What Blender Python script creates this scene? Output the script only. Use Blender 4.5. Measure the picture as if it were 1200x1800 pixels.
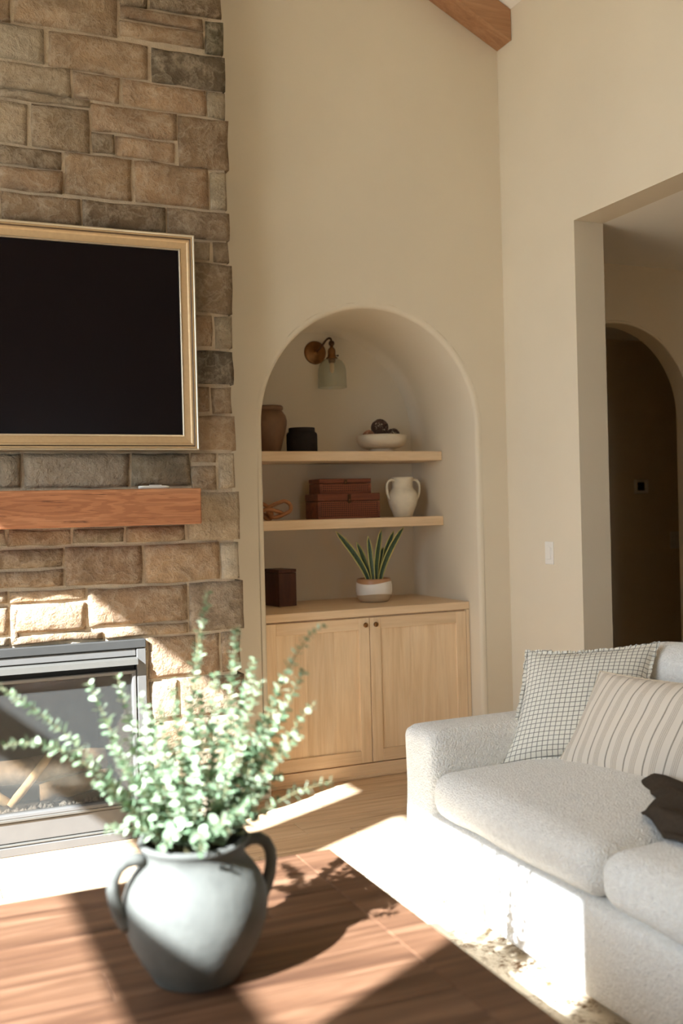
import bpy, bmesh, math, random
from mathutils import Vector, Matrix, Euler, noise
random.seed(7)
PI = math.pi
S = bpy.context.scene
COL = S.collection
for o in list(bpy.data.objects): bpy.data.objects.remove(o)

# ------------------------------------------------------------------ camera
YAW, PITCH, ROLL = map(math.radians, (23.5902, -0.15719, -1.42495))
fw = Vector((math.sin(YAW)*math.cos(PITCH), math.cos(YAW)*math.cos(PITCH), math.sin(PITCH)))
rt = Vector((math.cos(YAW), -math.sin(YAW), 0)); up = rt.cross(fw)
r2 = rt*math.cos(ROLL)+up*math.sin(ROLL); u2 = up*math.cos(ROLL)-rt*math.sin(ROLL)
cd = bpy.data.cameras.new('camera'); cam = bpy.data.objects.new('camera', cd); COL.objects.link(cam)
cam.matrix_world = Matrix(((r2.x,u2.x,-fw.x,0),(r2.y,u2.y,-fw.y,0),(r2.z,u2.z,-fw.z,1.43),(0,0,0,1)))
cd.sensor_fit = 'HORIZONTAL'; cd.sensor_width = 24; cd.lens = 24*1810.5/1200
cd.clip_start = 0.05
cd.dof.use_dof = True; cd.dof.focus_distance = 4.5; cd.dof.aperture_fstop = 1.8
S.camera = cam

# ------------------------------------------------------------------ world, sun, window daylight, exposure
S.view_settings.view_transform = 'Standard'; S.view_settings.look = 'None'
S.view_settings.exposure = 0.0; S.view_settings.gamma = 1.0; S.view_settings.use_curve_mapping = False
W = bpy.data.worlds.new('sky'); S.world = W; W.use_nodes = True
bg = W.node_tree.nodes['Background']; bg.inputs[0].default_value = (0.78, 0.93, 1.12, 1); bg.inputs[1].default_value = 7.4
HEAD, ELEV = math.radians(61.5), math.radians(35.4)
sd = bpy.data.lights.new('sun', 'SUN'); sd.energy = 47; sd.angle = 0.011; sd.color = (0.90, 0.98, 1.12)
sun = bpy.data.objects.new('sun', sd); COL.objects.link(sun); sun.location = (-6, -3, 6)
sun.rotation_euler = Vector((math.sin(HEAD)*math.cos(ELEV), math.cos(HEAD)*math.cos(ELEV), -math.sin(ELEV))).to_track_quat('-Z', 'Y').to_euler()
# openings: (wall, u0, u1, z0, z1)  u along y on the left wall, along x on the rear wall
XL, XRW, YB, YR, XRIDGE = -2.03, 3.1305, 4.86, -3.6, 0.55
LEFT_OPEN = [(0.36, 2.03, 0.95, 2.41), (2.47, 4.14, 0.95, 2.41), (0.36, 2.03, 2.60, 3.38), (2.47, 4.14, 2.60, 3.38)]
REAR_OPEN = [(1.1, 2.2, 1.0, 2.1)]
def portal(loc, sx, sy, rot):
    l = bpy.data.lights.new('window_portal', 'AREA'); l.shape = 'RECTANGLE'; l.size = sx; l.size_y = sy; l.cycles.is_portal = True
    o = bpy.data.objects.new('window_portal', l); COL.objects.link(o); o.location = loc; o.rotation_euler = rot
for (a, b, c, d) in LEFT_OPEN: portal((XL-0.16, (a+b)/2, (c+d)/2), d-c, b-a, (0, -PI/2, 0))
for (a, b, c, d) in REAR_OPEN: portal(((a+b)/2, YR-0.16, (c+d)/2), b-a, d-c, (PI/2, 0, 0))
S.cycles.max_bounces = 10; S.cycles.diffuse_bounces = 7; S.cycles.transparent_max_bounces = 12
S.cycles.caustics_reflective = False; S.cycles.caustics_refractive = False
S.cycles.sample_clamp_indirect = 8

# ------------------------------------------------------------------ materials
def lin(h):
    def f(c):
        c /= 255
        return c/12.92 if c <= .04045 else ((c+.055)/1.055)**2.4
    return (f(h[0]), f(h[1]), f(h[2]), 1)
class NT:
    def __init__(s, name):
        s.m = bpy.data.materials.new(name); s.m.use_nodes = True; s.t = s.m.node_tree; s.n = s.t.nodes
        s.p = s.n['Principled BSDF']; s.out = s.n['Material Output']
    def new(s, t, **k):
        n = s.n.new(t)
        for a, b in k.items(): setattr(n, a, b)
        return n
    def l(s, a, b): s.t.links.new(a, b)
    def coord(s, kind='Object', scale=(1,1,1), rnd=False):
        c = s.new('ShaderNodeTexCoord'); src = c.outputs[kind]
        if rnd:
            oi = s.new('ShaderNodeObjectInfo'); mu = s.new('ShaderNodeVectorMath', operation='SCALE'); mu.inputs[0].default_value = (7, 13, 17)
            s.l(oi.outputs['Random'], mu.inputs['Scale']); ad = s.new('ShaderNodeVectorMath', operation='ADD')
            s.l(src, ad.inputs[0]); s.l(mu.outputs[0], ad.inputs[1]); src = ad.outputs[0]
        mp = s.new('ShaderNodeMapping'); mp.inputs['Scale'].default_value = scale; s.l(src, mp.inputs[0]); return mp.outputs[0]
    def noise(s, v, sc, det=4, rough=.55, dist=0):
        n = s.new('ShaderNodeTexNoise'); n.inputs['Scale'].default_value = sc; n.inputs['Detail'].default_value = det
        n.inputs['Roughness'].default_value = rough; n.inputs['Distortion'].default_value = dist; s.l(v, n.inputs['Vector']); return n.outputs['Fac']
    def ramp(s, f, stops, interp='LINEAR'):
        r = s.new('ShaderNodeValToRGB'); r.color_ramp.interpolation = interp; e = r.color_ramp.elements
        while len(e) < len(stops): e.new(.5)
        for i, (p, c) in enumerate(stops): e[i].position = p; e[i].color = c
        s.l(f, r.inputs[0]); return r.outputs[0]
    def mix(s, f, a, b, bt='MIX'):
        m = s.new('ShaderNodeMix', data_type='RGBA', blend_type=bt)
        for sock, v in ((m.inputs[0], f), (m.inputs[6], a), (m.inputs[7], b)):
            if hasattr(v, 'is_output'): s.l(v, sock)
            else: sock.default_value = v
        return m.outputs[2]
    def math(s, op, a, b=None, c=None):
        m = s.new('ShaderNodeMath', operation=op)
        for i, v in enumerate((a, b, c)):
            if v is None: continue
            if hasattr(v, 'is_output'): s.l(v, m.inputs[i])
            else: m.inputs[i].default_value = v
        return m.outputs[0]
    def bump(s, h, st, dist=.01):
        b = s.new('ShaderNodeBump'); b.inputs['Strength'].default_value = st; b.inputs['Distance'].default_value = dist
        s.l(h, b.inputs['Height']); s.l(b.outputs[0], s.p.inputs['Normal']); return b
    def col(s, c):
        if hasattr(c, 'is_output'): s.l(c, s.p.inputs['Base Color'])
        else: s.p.inputs['Base Color'].default_value = c
    def set(s, rough=.5, metal=0, spec=.5):
        s.p.inputs['Roughness'].default_value = rough; s.p.inputs['Metallic'].default_value = metal; s.p.inputs['Specular IOR Level'].default_value = spec
        return s
M = {}
def g(v): return (v, v, v, 1)
def plain(name, c, rough=.5, metal=0, spec=.5, var=.12, nscale=20, bump=0, bscale=80):
    t = NT(name); t.set(rough, metal, spec); v = t.coord()
    n = t.noise(v, nscale, 4)
    c = lin(c); a = tuple(x*(1-var) for x in c[:3])+(1,); b = tuple(min(1, x*(1+var)) for x in c[:3])+(1,)
    t.col(t.ramp(n, [(.3, a), (.7, b)]))
    if bump: t.bump(t.noise(v, bscale, 3), bump, .004)
    M[name] = t.m; return t
def wood(name, dark, mid, light, axis, rough=.5, scale=1.0, knots=0, spec=.35, var=.10, bump=.15):
    """long-grain timber; axis = direction of the grain"""
    t = NT(name); t.set(rough, 0, spec)
    sc = [1, 1, 1]; sc['xyz'.index(axis)] = .07
    v = t.coord('Object', tuple(q*scale for q in sc), True)
    n1 = t.noise(v, 16, 6, .6, 1.2); n2 = t.noise(v, 90, 4, .6, .3); n3 = t.noise(v, 4, 3, .5, .6)
    base = t.ramp(n1, [(.28, lin(dark)), (.5, lin(mid)), (.75, lin(light))])
    fine = t.ramp(n2, [(.3, g(1-var*1.6)), (.6, g(1+0))])
    base = t.mix(.9, base, fine, 'MULTIPLY')
    big = t.ramp(n3, [(.3, g(.93)), (.7, g(1.0))])
    base = t.mix(.8, base, big, 'MULTIPLY')
    oi = t.new('ShaderNodeObjectInfo')
    hv = t.new('ShaderNodeHueSaturation'); t.l(base, hv.inputs['Color'])
    mr = t.new('ShaderNodeMapRange'); mr.inputs[3].default_value = 1-var; mr.inputs[4].default_value = 1+var; t.l(oi.outputs['Random'], mr.inputs[0]); t.l(mr.outputs[0], hv.inputs['Value'])
    t.col(hv.outputs[0])
    if bump: t.bump(n2, bump, .002)
    M[name] = t.m; return t
# plaster
def plaster(name, c, var=.03):
    t = plain(name, c, .9, 0, .2, var, 1.3); v = t.coord(); t.bump(t.noise(v, 120, 3), .08, .003)
plaster('plaster', (216, 203, 180)); plaster('ceiling_paint', (236, 230, 218)); plaster('hall_plaster', (214, 198, 170))
plaster('white_trim', (232, 226, 214), .01)
# stone
t = NT('stone'); t.set(.92, 0, .2); v = t.coord('Object', (1,1,1), True)
oi = t.new('ShaderNodeObjectInfo'); rg_ = t.math('ABSOLUTE', t.math('SUBTRACT', t.noise(v, 9, 4, .6, .4), .5))
n1 = t.noise(v, 7, 6, .7, .1); n2 = t.noise(v, 70, 6, .7); n3 = t.noise(v, 16, 6, .7, .15); n4 = t.noise(v, 3.0, 4, .6)
c = t.mix(.85, oi.outputs['Color'], t.ramp(n1, [(.28, (.62,.60,.58,1)), (.5, (.98,.97,.96,1)), (.72, (1.2,1.18,1.12,1))]), 'MULTIPLY')
c = t.mix(t.ramp(n3, [(.48, g(0)), (.72, g(.5))]), c, lin((200,178,150)))
c = t.mix(t.ramp(n4, [(.52, g(0)), (.72, g(.5))]), c, lin((116,102,82)))
c = t.mix(t.ramp(rg_, [(.0, g(.2)), (.05, g(0))]), c, lin((208,190,164)))
c = t.mix(t.ramp(n2, [(.26, g(.8)), (.40, g(0))]), c, lin((84,66,50)))
t.col(c); h = t.math('ADD', t.math('ADD', t.math('MULTIPLY', n3, 1.0), t.math('MULTIPLY', n2, .4)), t.math('MULTIPLY', rg_, -1.6)); t.bump(h, 1.0, .022); M['stone'] = t.m
t = plain('mortar', (204, 182, 152), .95, 0, .15, .14, 9); v = t.coord(); t.bump(t.noise(v, 40, 6, .7), .9, .02)
# timbers
wood('oak', (214,182,142), (226,196,158), (234,208,172), 'x', .45, 1, var=.05); wood('oak_upright', (218,186,146), (230,202,164), (238,214,180), 'z', .5, 1, var=.05)
wood('floor_oak', (172,138,104), (198,166,130), (214,186,152), 'x', .42, 1, var=.12)
wood('table_wood', (70,46,33), (100,70,50), (138,103,78), 'x', .42, 1, var=.12, spec=.3)
wood('beam_wood', (158,112,78), (176,128,90), (190,144,106), 'x', .6, 1)
wood('walnut', (80,40,24), (116,62,38), (142,82,52), 'x', .45, 1.4, var=.04); wood('walnut_upright', (58,32,22), (80,46,32), (100,60,42), 'z', .5, 1.4)
wood('knot_wood', (140,92,56), (176,122,78), (198,146,100), 'x', .5, 2)
# reclaimed mantel: long cracks and knots
t = NT('mantel_wood'); t.set(.65, 0, .3); v = t.coord('Object', (.055,1,1)); v2 = t.coord('Object', (.5,1,1.3))
vo = t.new('ShaderNodeTexVoronoi'); vo.inputs['Scale'].default_value = 3.1; t.l(v2, vo.inputs['Vector'])
nv = t.noise(v, 9, 5, .6, .6); nf = t.noise(v, 70, 6, .7, .4)
ring = t.math('SINE', t.math('MULTIPLY', t.math('ADD', t.math('MULTIPLY', vo.outputs['Distance'], 3.0), t.math('MULTIPLY', nv, 4.0)), 16))
c = t.ramp(nv, [(.3, lin((136,86,54))), (.55, lin((168,110,72))), (.75, lin((188,132,92)))])
c = t.mix(t.math('MULTIPLY', t.ramp(ring, [(.0, g(1)), (.35, g(0))]), .28), c, lin((92,48,24)))
c = t.mix(t.ramp(nf, [(.30, g(.85)), (.41, g(0))]), c, lin((74,42,24)))
c = t.mix(t.ramp(vo.outputs['Distance'], [(.03, g(.9)), (.085, g(0))]), c, lin((60,32,18)))
t.col(c); t.bump(nf, .3, .004); M['mantel_wood'] = t.m
# metals, ceramics, misc
plain('bronze', (132, 92, 54), .38, .9, .5, .15, 40); plain('bronze_dark', (84, 58, 38), .4, .85, .5, .15, 40)
plain('champagne', (190, 158, 116), .42, .35, .4, .05, 60); plain('silver_bead', (196, 180, 154), .3, .8, .5, .04, 60)
plain('frame_groove', (92, 70, 46), .5, .3, .4, .05, 60)
t = plain('tv_screen', (22, 16, 16), .25, 0, .08, .0, 4)
plain('fire_grey', (104, 100, 94), .5, .3, .4, .04, 12); plain('fire_dark', (60, 58, 54), .6, .2, .3, .06, 12); plain('fire_light', (98, 94, 86), .45, .3, .4, .04, 12)
plain('firebrick', (64, 56, 48), .95, 0, .1, .25, 14, .3, 60); plain('ember_grey', (110, 102, 92), .95, 0, .1, .45, 60, .5, 90)
plain('log_bark', (120, 98, 74), .95, 0, .1, .45, 22, .8, 40); plain('log_split', (198, 168, 124), .9, 0, .1, .25, 30, .5, 50)
plain('jar_clay', (84, 83, 76), .75, 0, .25, .22, 11, .3, 45); plain('jar_inside', (40, 36, 32), .9, 0, .1)
plain('brown_clay', (118, 86, 60), .6, 0, .35, .2, 9, .2, 60); plain('black_clay', (44, 38, 34), .85, 0, .2, .2, 30, .3, 80)
plain('cream_clay', (206, 192, 168), .8, 0, .25, .06, 12, .15, 70); plain('white_clay', (214, 202, 178), .85, 0, .2, .06, 30, .25, 60)
plain('rattan', (84, 62, 50), .6, 0, .3, .3, 60); plain('rattan_copper', (172, 120, 90), .5, 0, .3, .2, 60)
plain('soil', (62, 48, 36), 1, 0, .1, .3, 60, .6, 90)
plain('plastic_white', (226, 221, 212), .4, 0, .4, .01); plain('display_dark', (30, 30, 32), .2, 0, .5, .02)
plain('stem_green', (112, 104, 72), .7, 0, .2, .15, 40)
plain('bounce_ground', (170, 164, 152), .95, 0, .1, .2, 3); plain('window_frame_paint', (60, 56, 52), .5, 0, .3, .02)
# leaf
t = NT('leaf'); t.set(.55, 0, .35); oi = t.new('ShaderNodeObjectInfo')
c = t.ramp(oi.outputs['Random'], [(0, lin((92,114,82))), (.5, lin((138,156,122))), (1, lin((186,196,164)))])
t.col(c); tr = t.new('ShaderNodeBsdfTranslucent'); t.l(c, tr.inputs[0]); mx = t.new('ShaderNodeMixShader'); mx.inputs[0].default_value = .18
t.l(t.p.outputs[0], mx.inputs[1]); t.l(tr.outputs[0], mx.inputs[2]); t.l(mx.outputs[0], t.out.inputs[0]); M['leaf'] = t.m
# snake plant: yellow margins, dark bands
t = NT('snake_leaf'); t.set(.4, 0, .4); uv = t.coord('UV'); sp = t.new('ShaderNodeSeparateXYZ'); t.l(uv, sp.inputs[0])
w = t.noise(t.coord('UV', (3, 14, 1), True), 2.2, 3, .6, .5)
c = t.ramp(w, [(.38, lin((38,54,36))), (.55, lin((74,92,62))), (.68, lin((44,62,42)))])
e = t.math('ABSOLUTE', t.math('SUBTRACT', sp.outputs[0], .5)); c = t.mix(t.ramp(e, [(.36, g(0)), (.40, g(1))]), c, lin((196,186,110)))
t.col(c); M['snake_leaf'] = t.m
# two-tone glazed pot: curved dip lines
t = NT('dipped_pot'); t.set(.35, 0, .5); v = t.coord(); sp = t.new('ShaderNodeSeparateXYZ'); t.l(v, sp.inputs[0])
an = t.math('ARCTAN2', sp.outputs[1], sp.outputs[0]); z1 = t.math('ADD', sp.outputs[2], t.math('MULTIPLY', t.math('SINE', t.math('MULTIPLY', an, 2.0)), .007))
z2 = t.math('ADD', sp.outputs[2], t.math('MULTIPLY', t.math('SINE', t.math('ADD', t.math('MULTIPLY', an, 2.0), 2.0)), .005))
c = t.mix(t.math('GREATER_THAN', z2, .044), lin((186,166,138)), lin((236,230,220))); c = t.mix(t.math('GREATER_THAN', z1, .110), c, lin((186,138,98)))
t.col(c); M['dipped_pot'] = t.m
# boucle
t = NT('boucle'); t.set(.95, 0, .15); v = t.coord(); vo = t.new('ShaderNodeTexVoronoi'); vo.inputs['Scale'].default_value = 150; t.l(v, vo.inputs['Vector'])
n = t.noise(v, 60, 4, .7); t.col(t.ramp(n, [(.3, lin((222,218,211))), (.7, lin((241,238,232)))]))
h = t.math('ADD', t.math('MULTIPLY', vo.outputs['Distance'], -.8), t.math('MULTIPLY', n, .8)); t.bump(h, .8, .006)
t.p.inputs['Sheen Weight'].default_value = .25; M['boucle'] = t.m
# pillow cloths (UV along the weave)
t = NT('check_cloth'); t.set(.95, 0, .1); uv = t.coord('UV'); sp = t.new('ShaderNodeSeparateXYZ'); t.l(uv, sp.inputs[0])
def lines(t, s, n, w): return t.math('LESS_THAN', t.math('FRACT', t.math('MULTIPLY', s, n)), w)
mk_ = t.math('MAXIMUM', lines(t, sp.outputs[0], 25, .13), lines(t, sp.outputs[1], 25, .13))
t.col(t.mix(t.math('MULTIPLY', mk_, .82), lin((228,222,208)), lin((58,50,44)))); t.bump(t.noise(t.coord(), 300, 2), .25, .002); M['check_cloth'] = t.m
t = NT('stripe_cloth'); t.set(.95, 0, .1); uv = t.coord('UV'); sp = t.new('ShaderNodeSeparateXYZ'); t.l(uv, sp.inputs[0])
fr = t.math('FRACT', t.math('MULTIPLY', sp.outputs[0], 7.5))
f2 = t.math('ABSOLUTE', t.math('SUBTRACT', fr, .5))
grp = t.math('MULTIPLY', t.math('LESS_THAN', f2, .16), t.math('LESS_THAN', t.math('FRACT', t.math('MULTIPLY', fr, 12.0)), .38))
dk = t.math('LESS_THAN', fr, .055)
c = t.mix(t.math('MULTIPLY', grp, .7), lin((218,206,190)), lin((138,120,96))); c = t.mix(t.math('MULTIPLY', dk, .8), c, lin((84,72,54)))
t.col(c); t.bump(t.noise(t.coord(), 260, 2), .3, .002); M['stripe_cloth'] = t.m
plain('pillow_edge', (206, 190, 166), .95, 0, .1, .06, 60)
plain('throw_cloth', (66, 56, 46), .95, 0, .1, .15, 80, .5, 240)
# rug
t = NT('rug'); t.set(1, 0, .05); v = t.coord(); a = t.noise(v, 5, 6, .7, 1.8); b = t.noise(v, 40, 5, .75, .6)
m = t.math('MULTIPLY', t.ramp(a, [(.42, g(0)), (.6, g(1))]), t.ramp(b, [(.42, g(0)), (.56, g(1))]))
t.col(t.mix(m, lin((206,190,164)), lin((104,78,54)))); t.bump(b, .5, .006); M['rug'] = t.m
# cane panel: rows of dark holes
t = NT('cane'); t.set(.55, 0, .3); v = t.coord('Object', (85, 85, 85)); sp = t.new('ShaderNodeSeparateXYZ'); t.l(v, sp.inputs[0])
def cell(s): return t.math('SUBTRACT', t.math('FRACT', s), .5)
dx, dz = cell(sp.outputs[0]), cell(sp.outputs[2]); rr = t.math('ADD', t.math('MULTIPLY', dx, dx), t.math('MULTIPLY', dz, dz))
t.col(t.mix(t.math('LESS_THAN', rr, .09), lin((124,68,42)), lin((22,11,8)))); M['cane'] = t.m
# glass: thin pane, clear at normal incidence, mirror at grazing
def glass(name, tint, refl, rough, milk=0):
    t = NT(name); tr = t.new('ShaderNodeBsdfTransparent'); tr.inputs[0].default_value = tint; gl = t.new('ShaderNodeBsdfGlossy'); gl.inputs['Roughness'].default_value = rough
    lw = t.new('ShaderNodeLayerWeight'); lw.inputs[0].default_value = .5; mx = t.new('ShaderNodeMixShader')
    f = t.math('MINIMUM', t.math('ADD', t.math('MULTIPLY', t.math('POWER', lw.outputs['Facing'], 5.0), .9), .035+refl), 1.0)
    t.l(f, mx.inputs[0]); t.l(tr.outputs[0], mx.inputs[1]); t.l(gl.outputs[0], mx.inputs[2]); last = mx.outputs[0]
    if milk:
        df = t.new('ShaderNodeBsdfDiffuse'); df.inputs[0].default_value = (.78,.80,.74,1); m2 = t.new('ShaderNodeMixShader'); m2.inputs[0].default_value = milk; t.l(last, m2.inputs[1]); t.l(df.outputs[0], m2.inputs[2]); last = m2.outputs[0]
    t.l(last, t.out.inputs[0]); M[name] = t.m; return t
glass('window_glass', (.97,.98,.97,1), 0, .0)
t = glass('fire_glass', (.80,.78,.75,1), .03, .08, .03)  # small diffuse share imitates the grey reflective haze on the pane
t = glass('seeded_glass', (.90,.91,.87,1), .02, .15, .05)
plain('bulb_glass', (226, 190, 150), .25, 0, .5, .02)

# ------------------------------------------------------------------ mesh helpers
def link(name, me, mat, parent=None, loc=(0,0,0), smooth=False):
    o = bpy.data.objects.new(name, me); COL.objects.link(o)
    if mat and not me.materials: me.materials.append(M[mat])
    if smooth:
        for p in me.polygons: p.use_smooth = True
    o.location = loc
    if parent: o.parent = parent
    return o
def tag(o, label=None, cat=None, group=None, kind=None):
    for k, v in (('label', label), ('category', cat), ('group', group), ('kind', kind)):
        if v: o[k] = v
    return o
def thing(name, label, cat, loc=(0,0,0), rz=0, group=None):
    o = bpy.data.objects.new(name, None); COL.objects.link(o); o.location = loc; o.rotation_euler = (0,0,rz); o.empty_display_size = .1
    return tag(o, label, cat, group)
def mesh(vs, fs, name='m'):
    me = bpy.data.meshes.new(name); me.from_pydata([tuple(v) for v in vs], [], fs); me.update(); return me
BOXF = [(0,3,2,1),(4,5,6,7),(0,1,5,4),(1,2,6,5),(2,3,7,6),(3,0,4,7)]
class MB:
    def __init__(s): s.v = []; s.f = []
    def add(s, vs, fs):
        k = len(s.v); s.v += [tuple(v) for v in vs]; s.f += [tuple(i+k for i in f) for f in fs]; return s
    def box(s, x0, x1, y0, y1, z0, z1):
        return s.add([(x0,y0,z0),(x1,y0,z0),(x1,y1,z0),(x0,y1,z0),(x0,y0,z1),(x1,y0,z1),(x1,y1,z1),(x0,y1,z1)], BOXF)
    def lathe(s, prof, n=40, axis='z', c=(0,0,0)):
        """prof: (radius, height); revolves about the axis through c"""
        vs, fs = [], []
        for r, h in prof:
            for i in range(n):
                a = 2*PI*i/n; q = (r*math.cos(a), r*math.sin(a), h)
                if axis == 'y': q = (q[0], q[2], q[1])
                if axis == 'x': q = (q[2], q[0], q[1])
                vs.append((c[0]+q[0], c[1]+q[1], c[2]+q[2]))
        for j in range(len(prof)-1):
            for i in range(n):
                a, b = j*n+i, j*n+(i+1) % n; fs.append((a, b, b+n, a+n) if axis != 'y' else (a, a+n, b+n, b))
        return s.add(vs, fs)
    def tube(s, pts, rad, n=10, closed=False, cap=True):
        pts = [Vector(p) for p in pts]; m = len(pts); vs, fs = [], []; prev = None
        for i, p in enumerate(pts):
            if closed: tg = pts[(i+1) % m]-pts[i-1]
            else: tg = pts[min(i+1, m-1)]-pts[max(i-1, 0)]
            tg.normalize()
            if prev is None:
                a = Vector((0,0,1)) if abs(tg.z) < .9 else Vector((1,0,0)); nr = tg.cross(a).normalized()
            else: nr = (prev-tg*prev.dot(tg)).normalized()
            prev = nr; bi = tg.cross(nr); r = rad[i] if isinstance(rad, (list, tuple)) else rad
            for k in range(n):
                a = 2*PI*k/n; vs.append(p+(nr*math.cos(a)+bi*math.sin(a))*r)
        for j in range(m if closed else m-1):
            for k in range(n):
                a, b = j*n+k, j*n+(k+1) % n; c, d = ((j+1) % m)*n+(k+1) % n, ((j+1) % m)*n+k; fs.append((a, b, c, d))
        if cap and not closed: fs += [tuple(range(n-1, -1, -1)), tuple((m-1)*n+k for k in range(n))]
        return s.add(vs, fs)
    def build(s, name, mat, parent=None, loc=(0,0,0), smooth=False): return link(name, mesh(s.v, s.f), mat, parent, loc, smooth)
def rbox(name, x0, x1, y0, y1, z0, z1, mat, parent=None, loc=(0,0,0), bev=.004, seg=1):
    bm = bmesh.new(); vs = [bm.verts.new(q) for q in MB().box(x0, x1, y0, y1, z0, z1).v]
    for f in BOXF: bm.faces.new([vs[i] for i in f])
    bmesh.ops.recalc_face_normals(bm, faces=bm.faces)
    if bev: bmesh.ops.bevel(bm, geom=bm.edges[:], offset=bev, segments=seg, profile=.5, affect='EDGES')
    me = bpy.data.meshes.new(name); bm.to_mesh(me); bm.free(); return link(name, me, mat, parent, loc)
def bez(p0, p1, p2, n):
    p0, p1, p2 = Vector(p0), Vector(p1), Vector(p2)
    return [p0*(1-q)**2+p1*2*q*(1-q)+p2*q*q for q in (i/(n-1) for i in range(n))]
def soft(name, sx, sy, sz, mat, parent, loc, r=.06, crown=(0,0,0), n=20, wob=0, seed=0, rot=None):
    """upholstered block: rounded box with bulging faces"""
    h = (sx/2, sy/2, sz/2); vs = {}; V = []; F = []
    def par(i):
        q = i/n*2-1; return math.copysign(abs(q)**.75, q)
    def pt(a, b, ax, sg):
        q = [0, 0, 0]; q[ax] = sg; q[(ax+1) % 3] = par(a); q[(ax+2) % 3] = par(b); k = tuple(round(w, 5) for w in q)
        if k in vs: return vs[k]
        P = Vector((q[0]*h[0], q[1]*h[1], q[2]*h[2])); rr = min(r, min(h)*.98)
        I = Vector([max(-(h[i]-rr), min(h[i]-rr, P[i])) for i in range(3)]); D = P-I
        if D.length > 1e-9: P = I+D.normalized()*min(rr, max(D))if False else I+D.normalized()*rr
        u = [max(-1, min(1, P[i]/h[i])) for i in range(3)]
        for i in range(3):
            j, k2 = (i+1) % 3, (i+2) % 3
            P[i] += u[i]*crown[i]*(1-u[j]**2)*(1-u[k2]**2)
        if wob: P += noise.noise_vector(P*4+Vector((seed*7, 0, 0)))*wob+noise.noise_vector(P*13+Vector((seed*3, 5, 0)))*wob*.35
        vs[k] = len(V); V.append(P); return vs[k]
    for ax in range(3):
        for sg in (-1, 1):
            for a in range(n):
                for b in range(n):
                    f = [pt(a, b, ax, sg), pt(a+1, b, ax, sg), pt(a+1, b+1, ax, sg), pt(a, b+1, ax, sg)]
                    F.append(f if sg > 0 else f[::-1])
    o = link(name, mesh(V, F), mat, parent, loc, True)
    if rot: o.rotation_euler = rot
    return o
def rect_sweep(name, x0, x1, z0, z1, prof, mat, parent, y):
    """mitred frame: prof = (inset from the outer edge, height above y towards -y)"""
    V, F = [], []; n = len(prof)
    for (cx, cz, sx, sz) in ((x0,z0,1,1),(x1,z0,-1,1),(x1,z1,-1,-1),(x0,z1,1,-1)):
        for d, hh in prof: V.append((cx+sx*d, y-hh, cz+sz*d))
    for k in range(4):
        for i in range(n-1):
            a, b = k*n+i, k*n+i+1; c, d = ((k+1) % 4)*n+i+1, ((k+1) % 4)*n+i; F.append((a, d, c, b))
    return link(name, mesh(V, F), mat, parent)

# ------------------------------------------------------------------ structure: floor
fl = tag(MB().box(XL-.3, 6.3, YR-.3, 6.4, -.2, -.012).build('floor', 'floor_oak'), kind='structure')
y = YR; row = 0; PW = .178
while y < YB+.8:
    x = XL-random.uniform(0, 1.4)
    while x < XRW+.2:
        Lp = random.choice((1.2, 1.5, 1.8, 2.1)); a, b = max(x, XL), min(x+Lp, 3.32)
        if b-a > .03 and not (y > YB and b < 1.72):
            rbox('plank', a+.0008, b-.0008, y+.0008, y+PW-.0008, -.012, 0, 'floor_oak', fl, bev=.0016)
        x += Lp
    y += PW; row += 1
tag(MB().box(-40, 40, -40, 40, -.5, -.3).build('ground', 'bounce_ground'), kind='structure')  # unseen pale ground outside, added to bounce light

# back wall with the arched niche (plaster returns, bullnose edge)
NX0, NX1, NZT, NYB = 1.703, 2.936, 2.475, 5.63
ncx, nr = (NX0+NX1)/2, (NX1-NX0)/2; nzs = NZT-nr
ZW = 4.11; SL = .495
def ceil_z(x): return ZW+SL*min(x-XL, XRW-x)
def arch_ring(cx, r, zs, off, y, n=48):
    pts = [(cx-r-off, y, 0), (cx-r-off, y, zs*.5)]
    for i in range(n+1):
        a = PI-PI*i/n; pts.append((cx+(r+off)*math.cos(a), y, zs+(r+off)*math.sin(a)))
    return pts+[(cx+r+off, y, zs*.5), (cx+r+off, y, 0)]
def arch_wall(name, cx, r, zs, y0, y1, outer, back, mat, rf=.022):
    rings = [arch_ring(cx, r, zs, rf+.012, y0), arch_ring(cx, r, zs, rf+.003, y0)]
    for k in range(6):
        a = PI/2*k/5; rings.append(arch_ring(cx, r, zs, rf*(1-math.sin(a)), y0+rf*(1-math.cos(a))))
    for q in (.25, .5, .75, 1): rings.append(arch_ring(cx, r, zs, 0, y0+rf+(y1-y0-rf)*q))
    V = [p for R in rings for p in R]; n = len(rings[0]); F = []; sm = []
    for j in range(len(rings)-1):
        for i in range(n-1): F.append((j*n+i, j*n+i+1, (j+1)*n+i+1, (j+1)*n+i)); sm.append(True)
    k = len(V); V += [(x, y0, z) for x, z in outer]
    F.append(tuple(range(n))+tuple(range(k, k+len(outer)))); sm.append(False)
    if back: F.append(tuple((len(rings)-1)*n+i for i in range(n))); sm.append(False)
    me = mesh(V, F)
    for p, s in zip(me.polygons, sm): p.use_smooth = s
    return tag(link(name, me, mat), kind='structure')
arch_wall('wall_back', ncx, nr, nzs, YB, NYB, [(XRW+.02, 0), (XRW+.02, ZW), (XRIDGE, ceil_z(XRIDGE)+.05), (XL-.02, ZW), (XL-.02, 0)], True, 'plaster')

# right wall with the wide opening to the hall, header above
JY, HZ, XJ = 4.205, 2.832, 3.307
w = MB().box(XRW, XJ, JY, YB+.15, 0, ZW+.1).box(XRW, XJ, 0.2, JY, HZ, ZW+.1).box(XRW, XJ, YR, 0.2, 0, ZW+.1)
tag(w.build('wall_right', 'plaster'), kind='structure')
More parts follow.
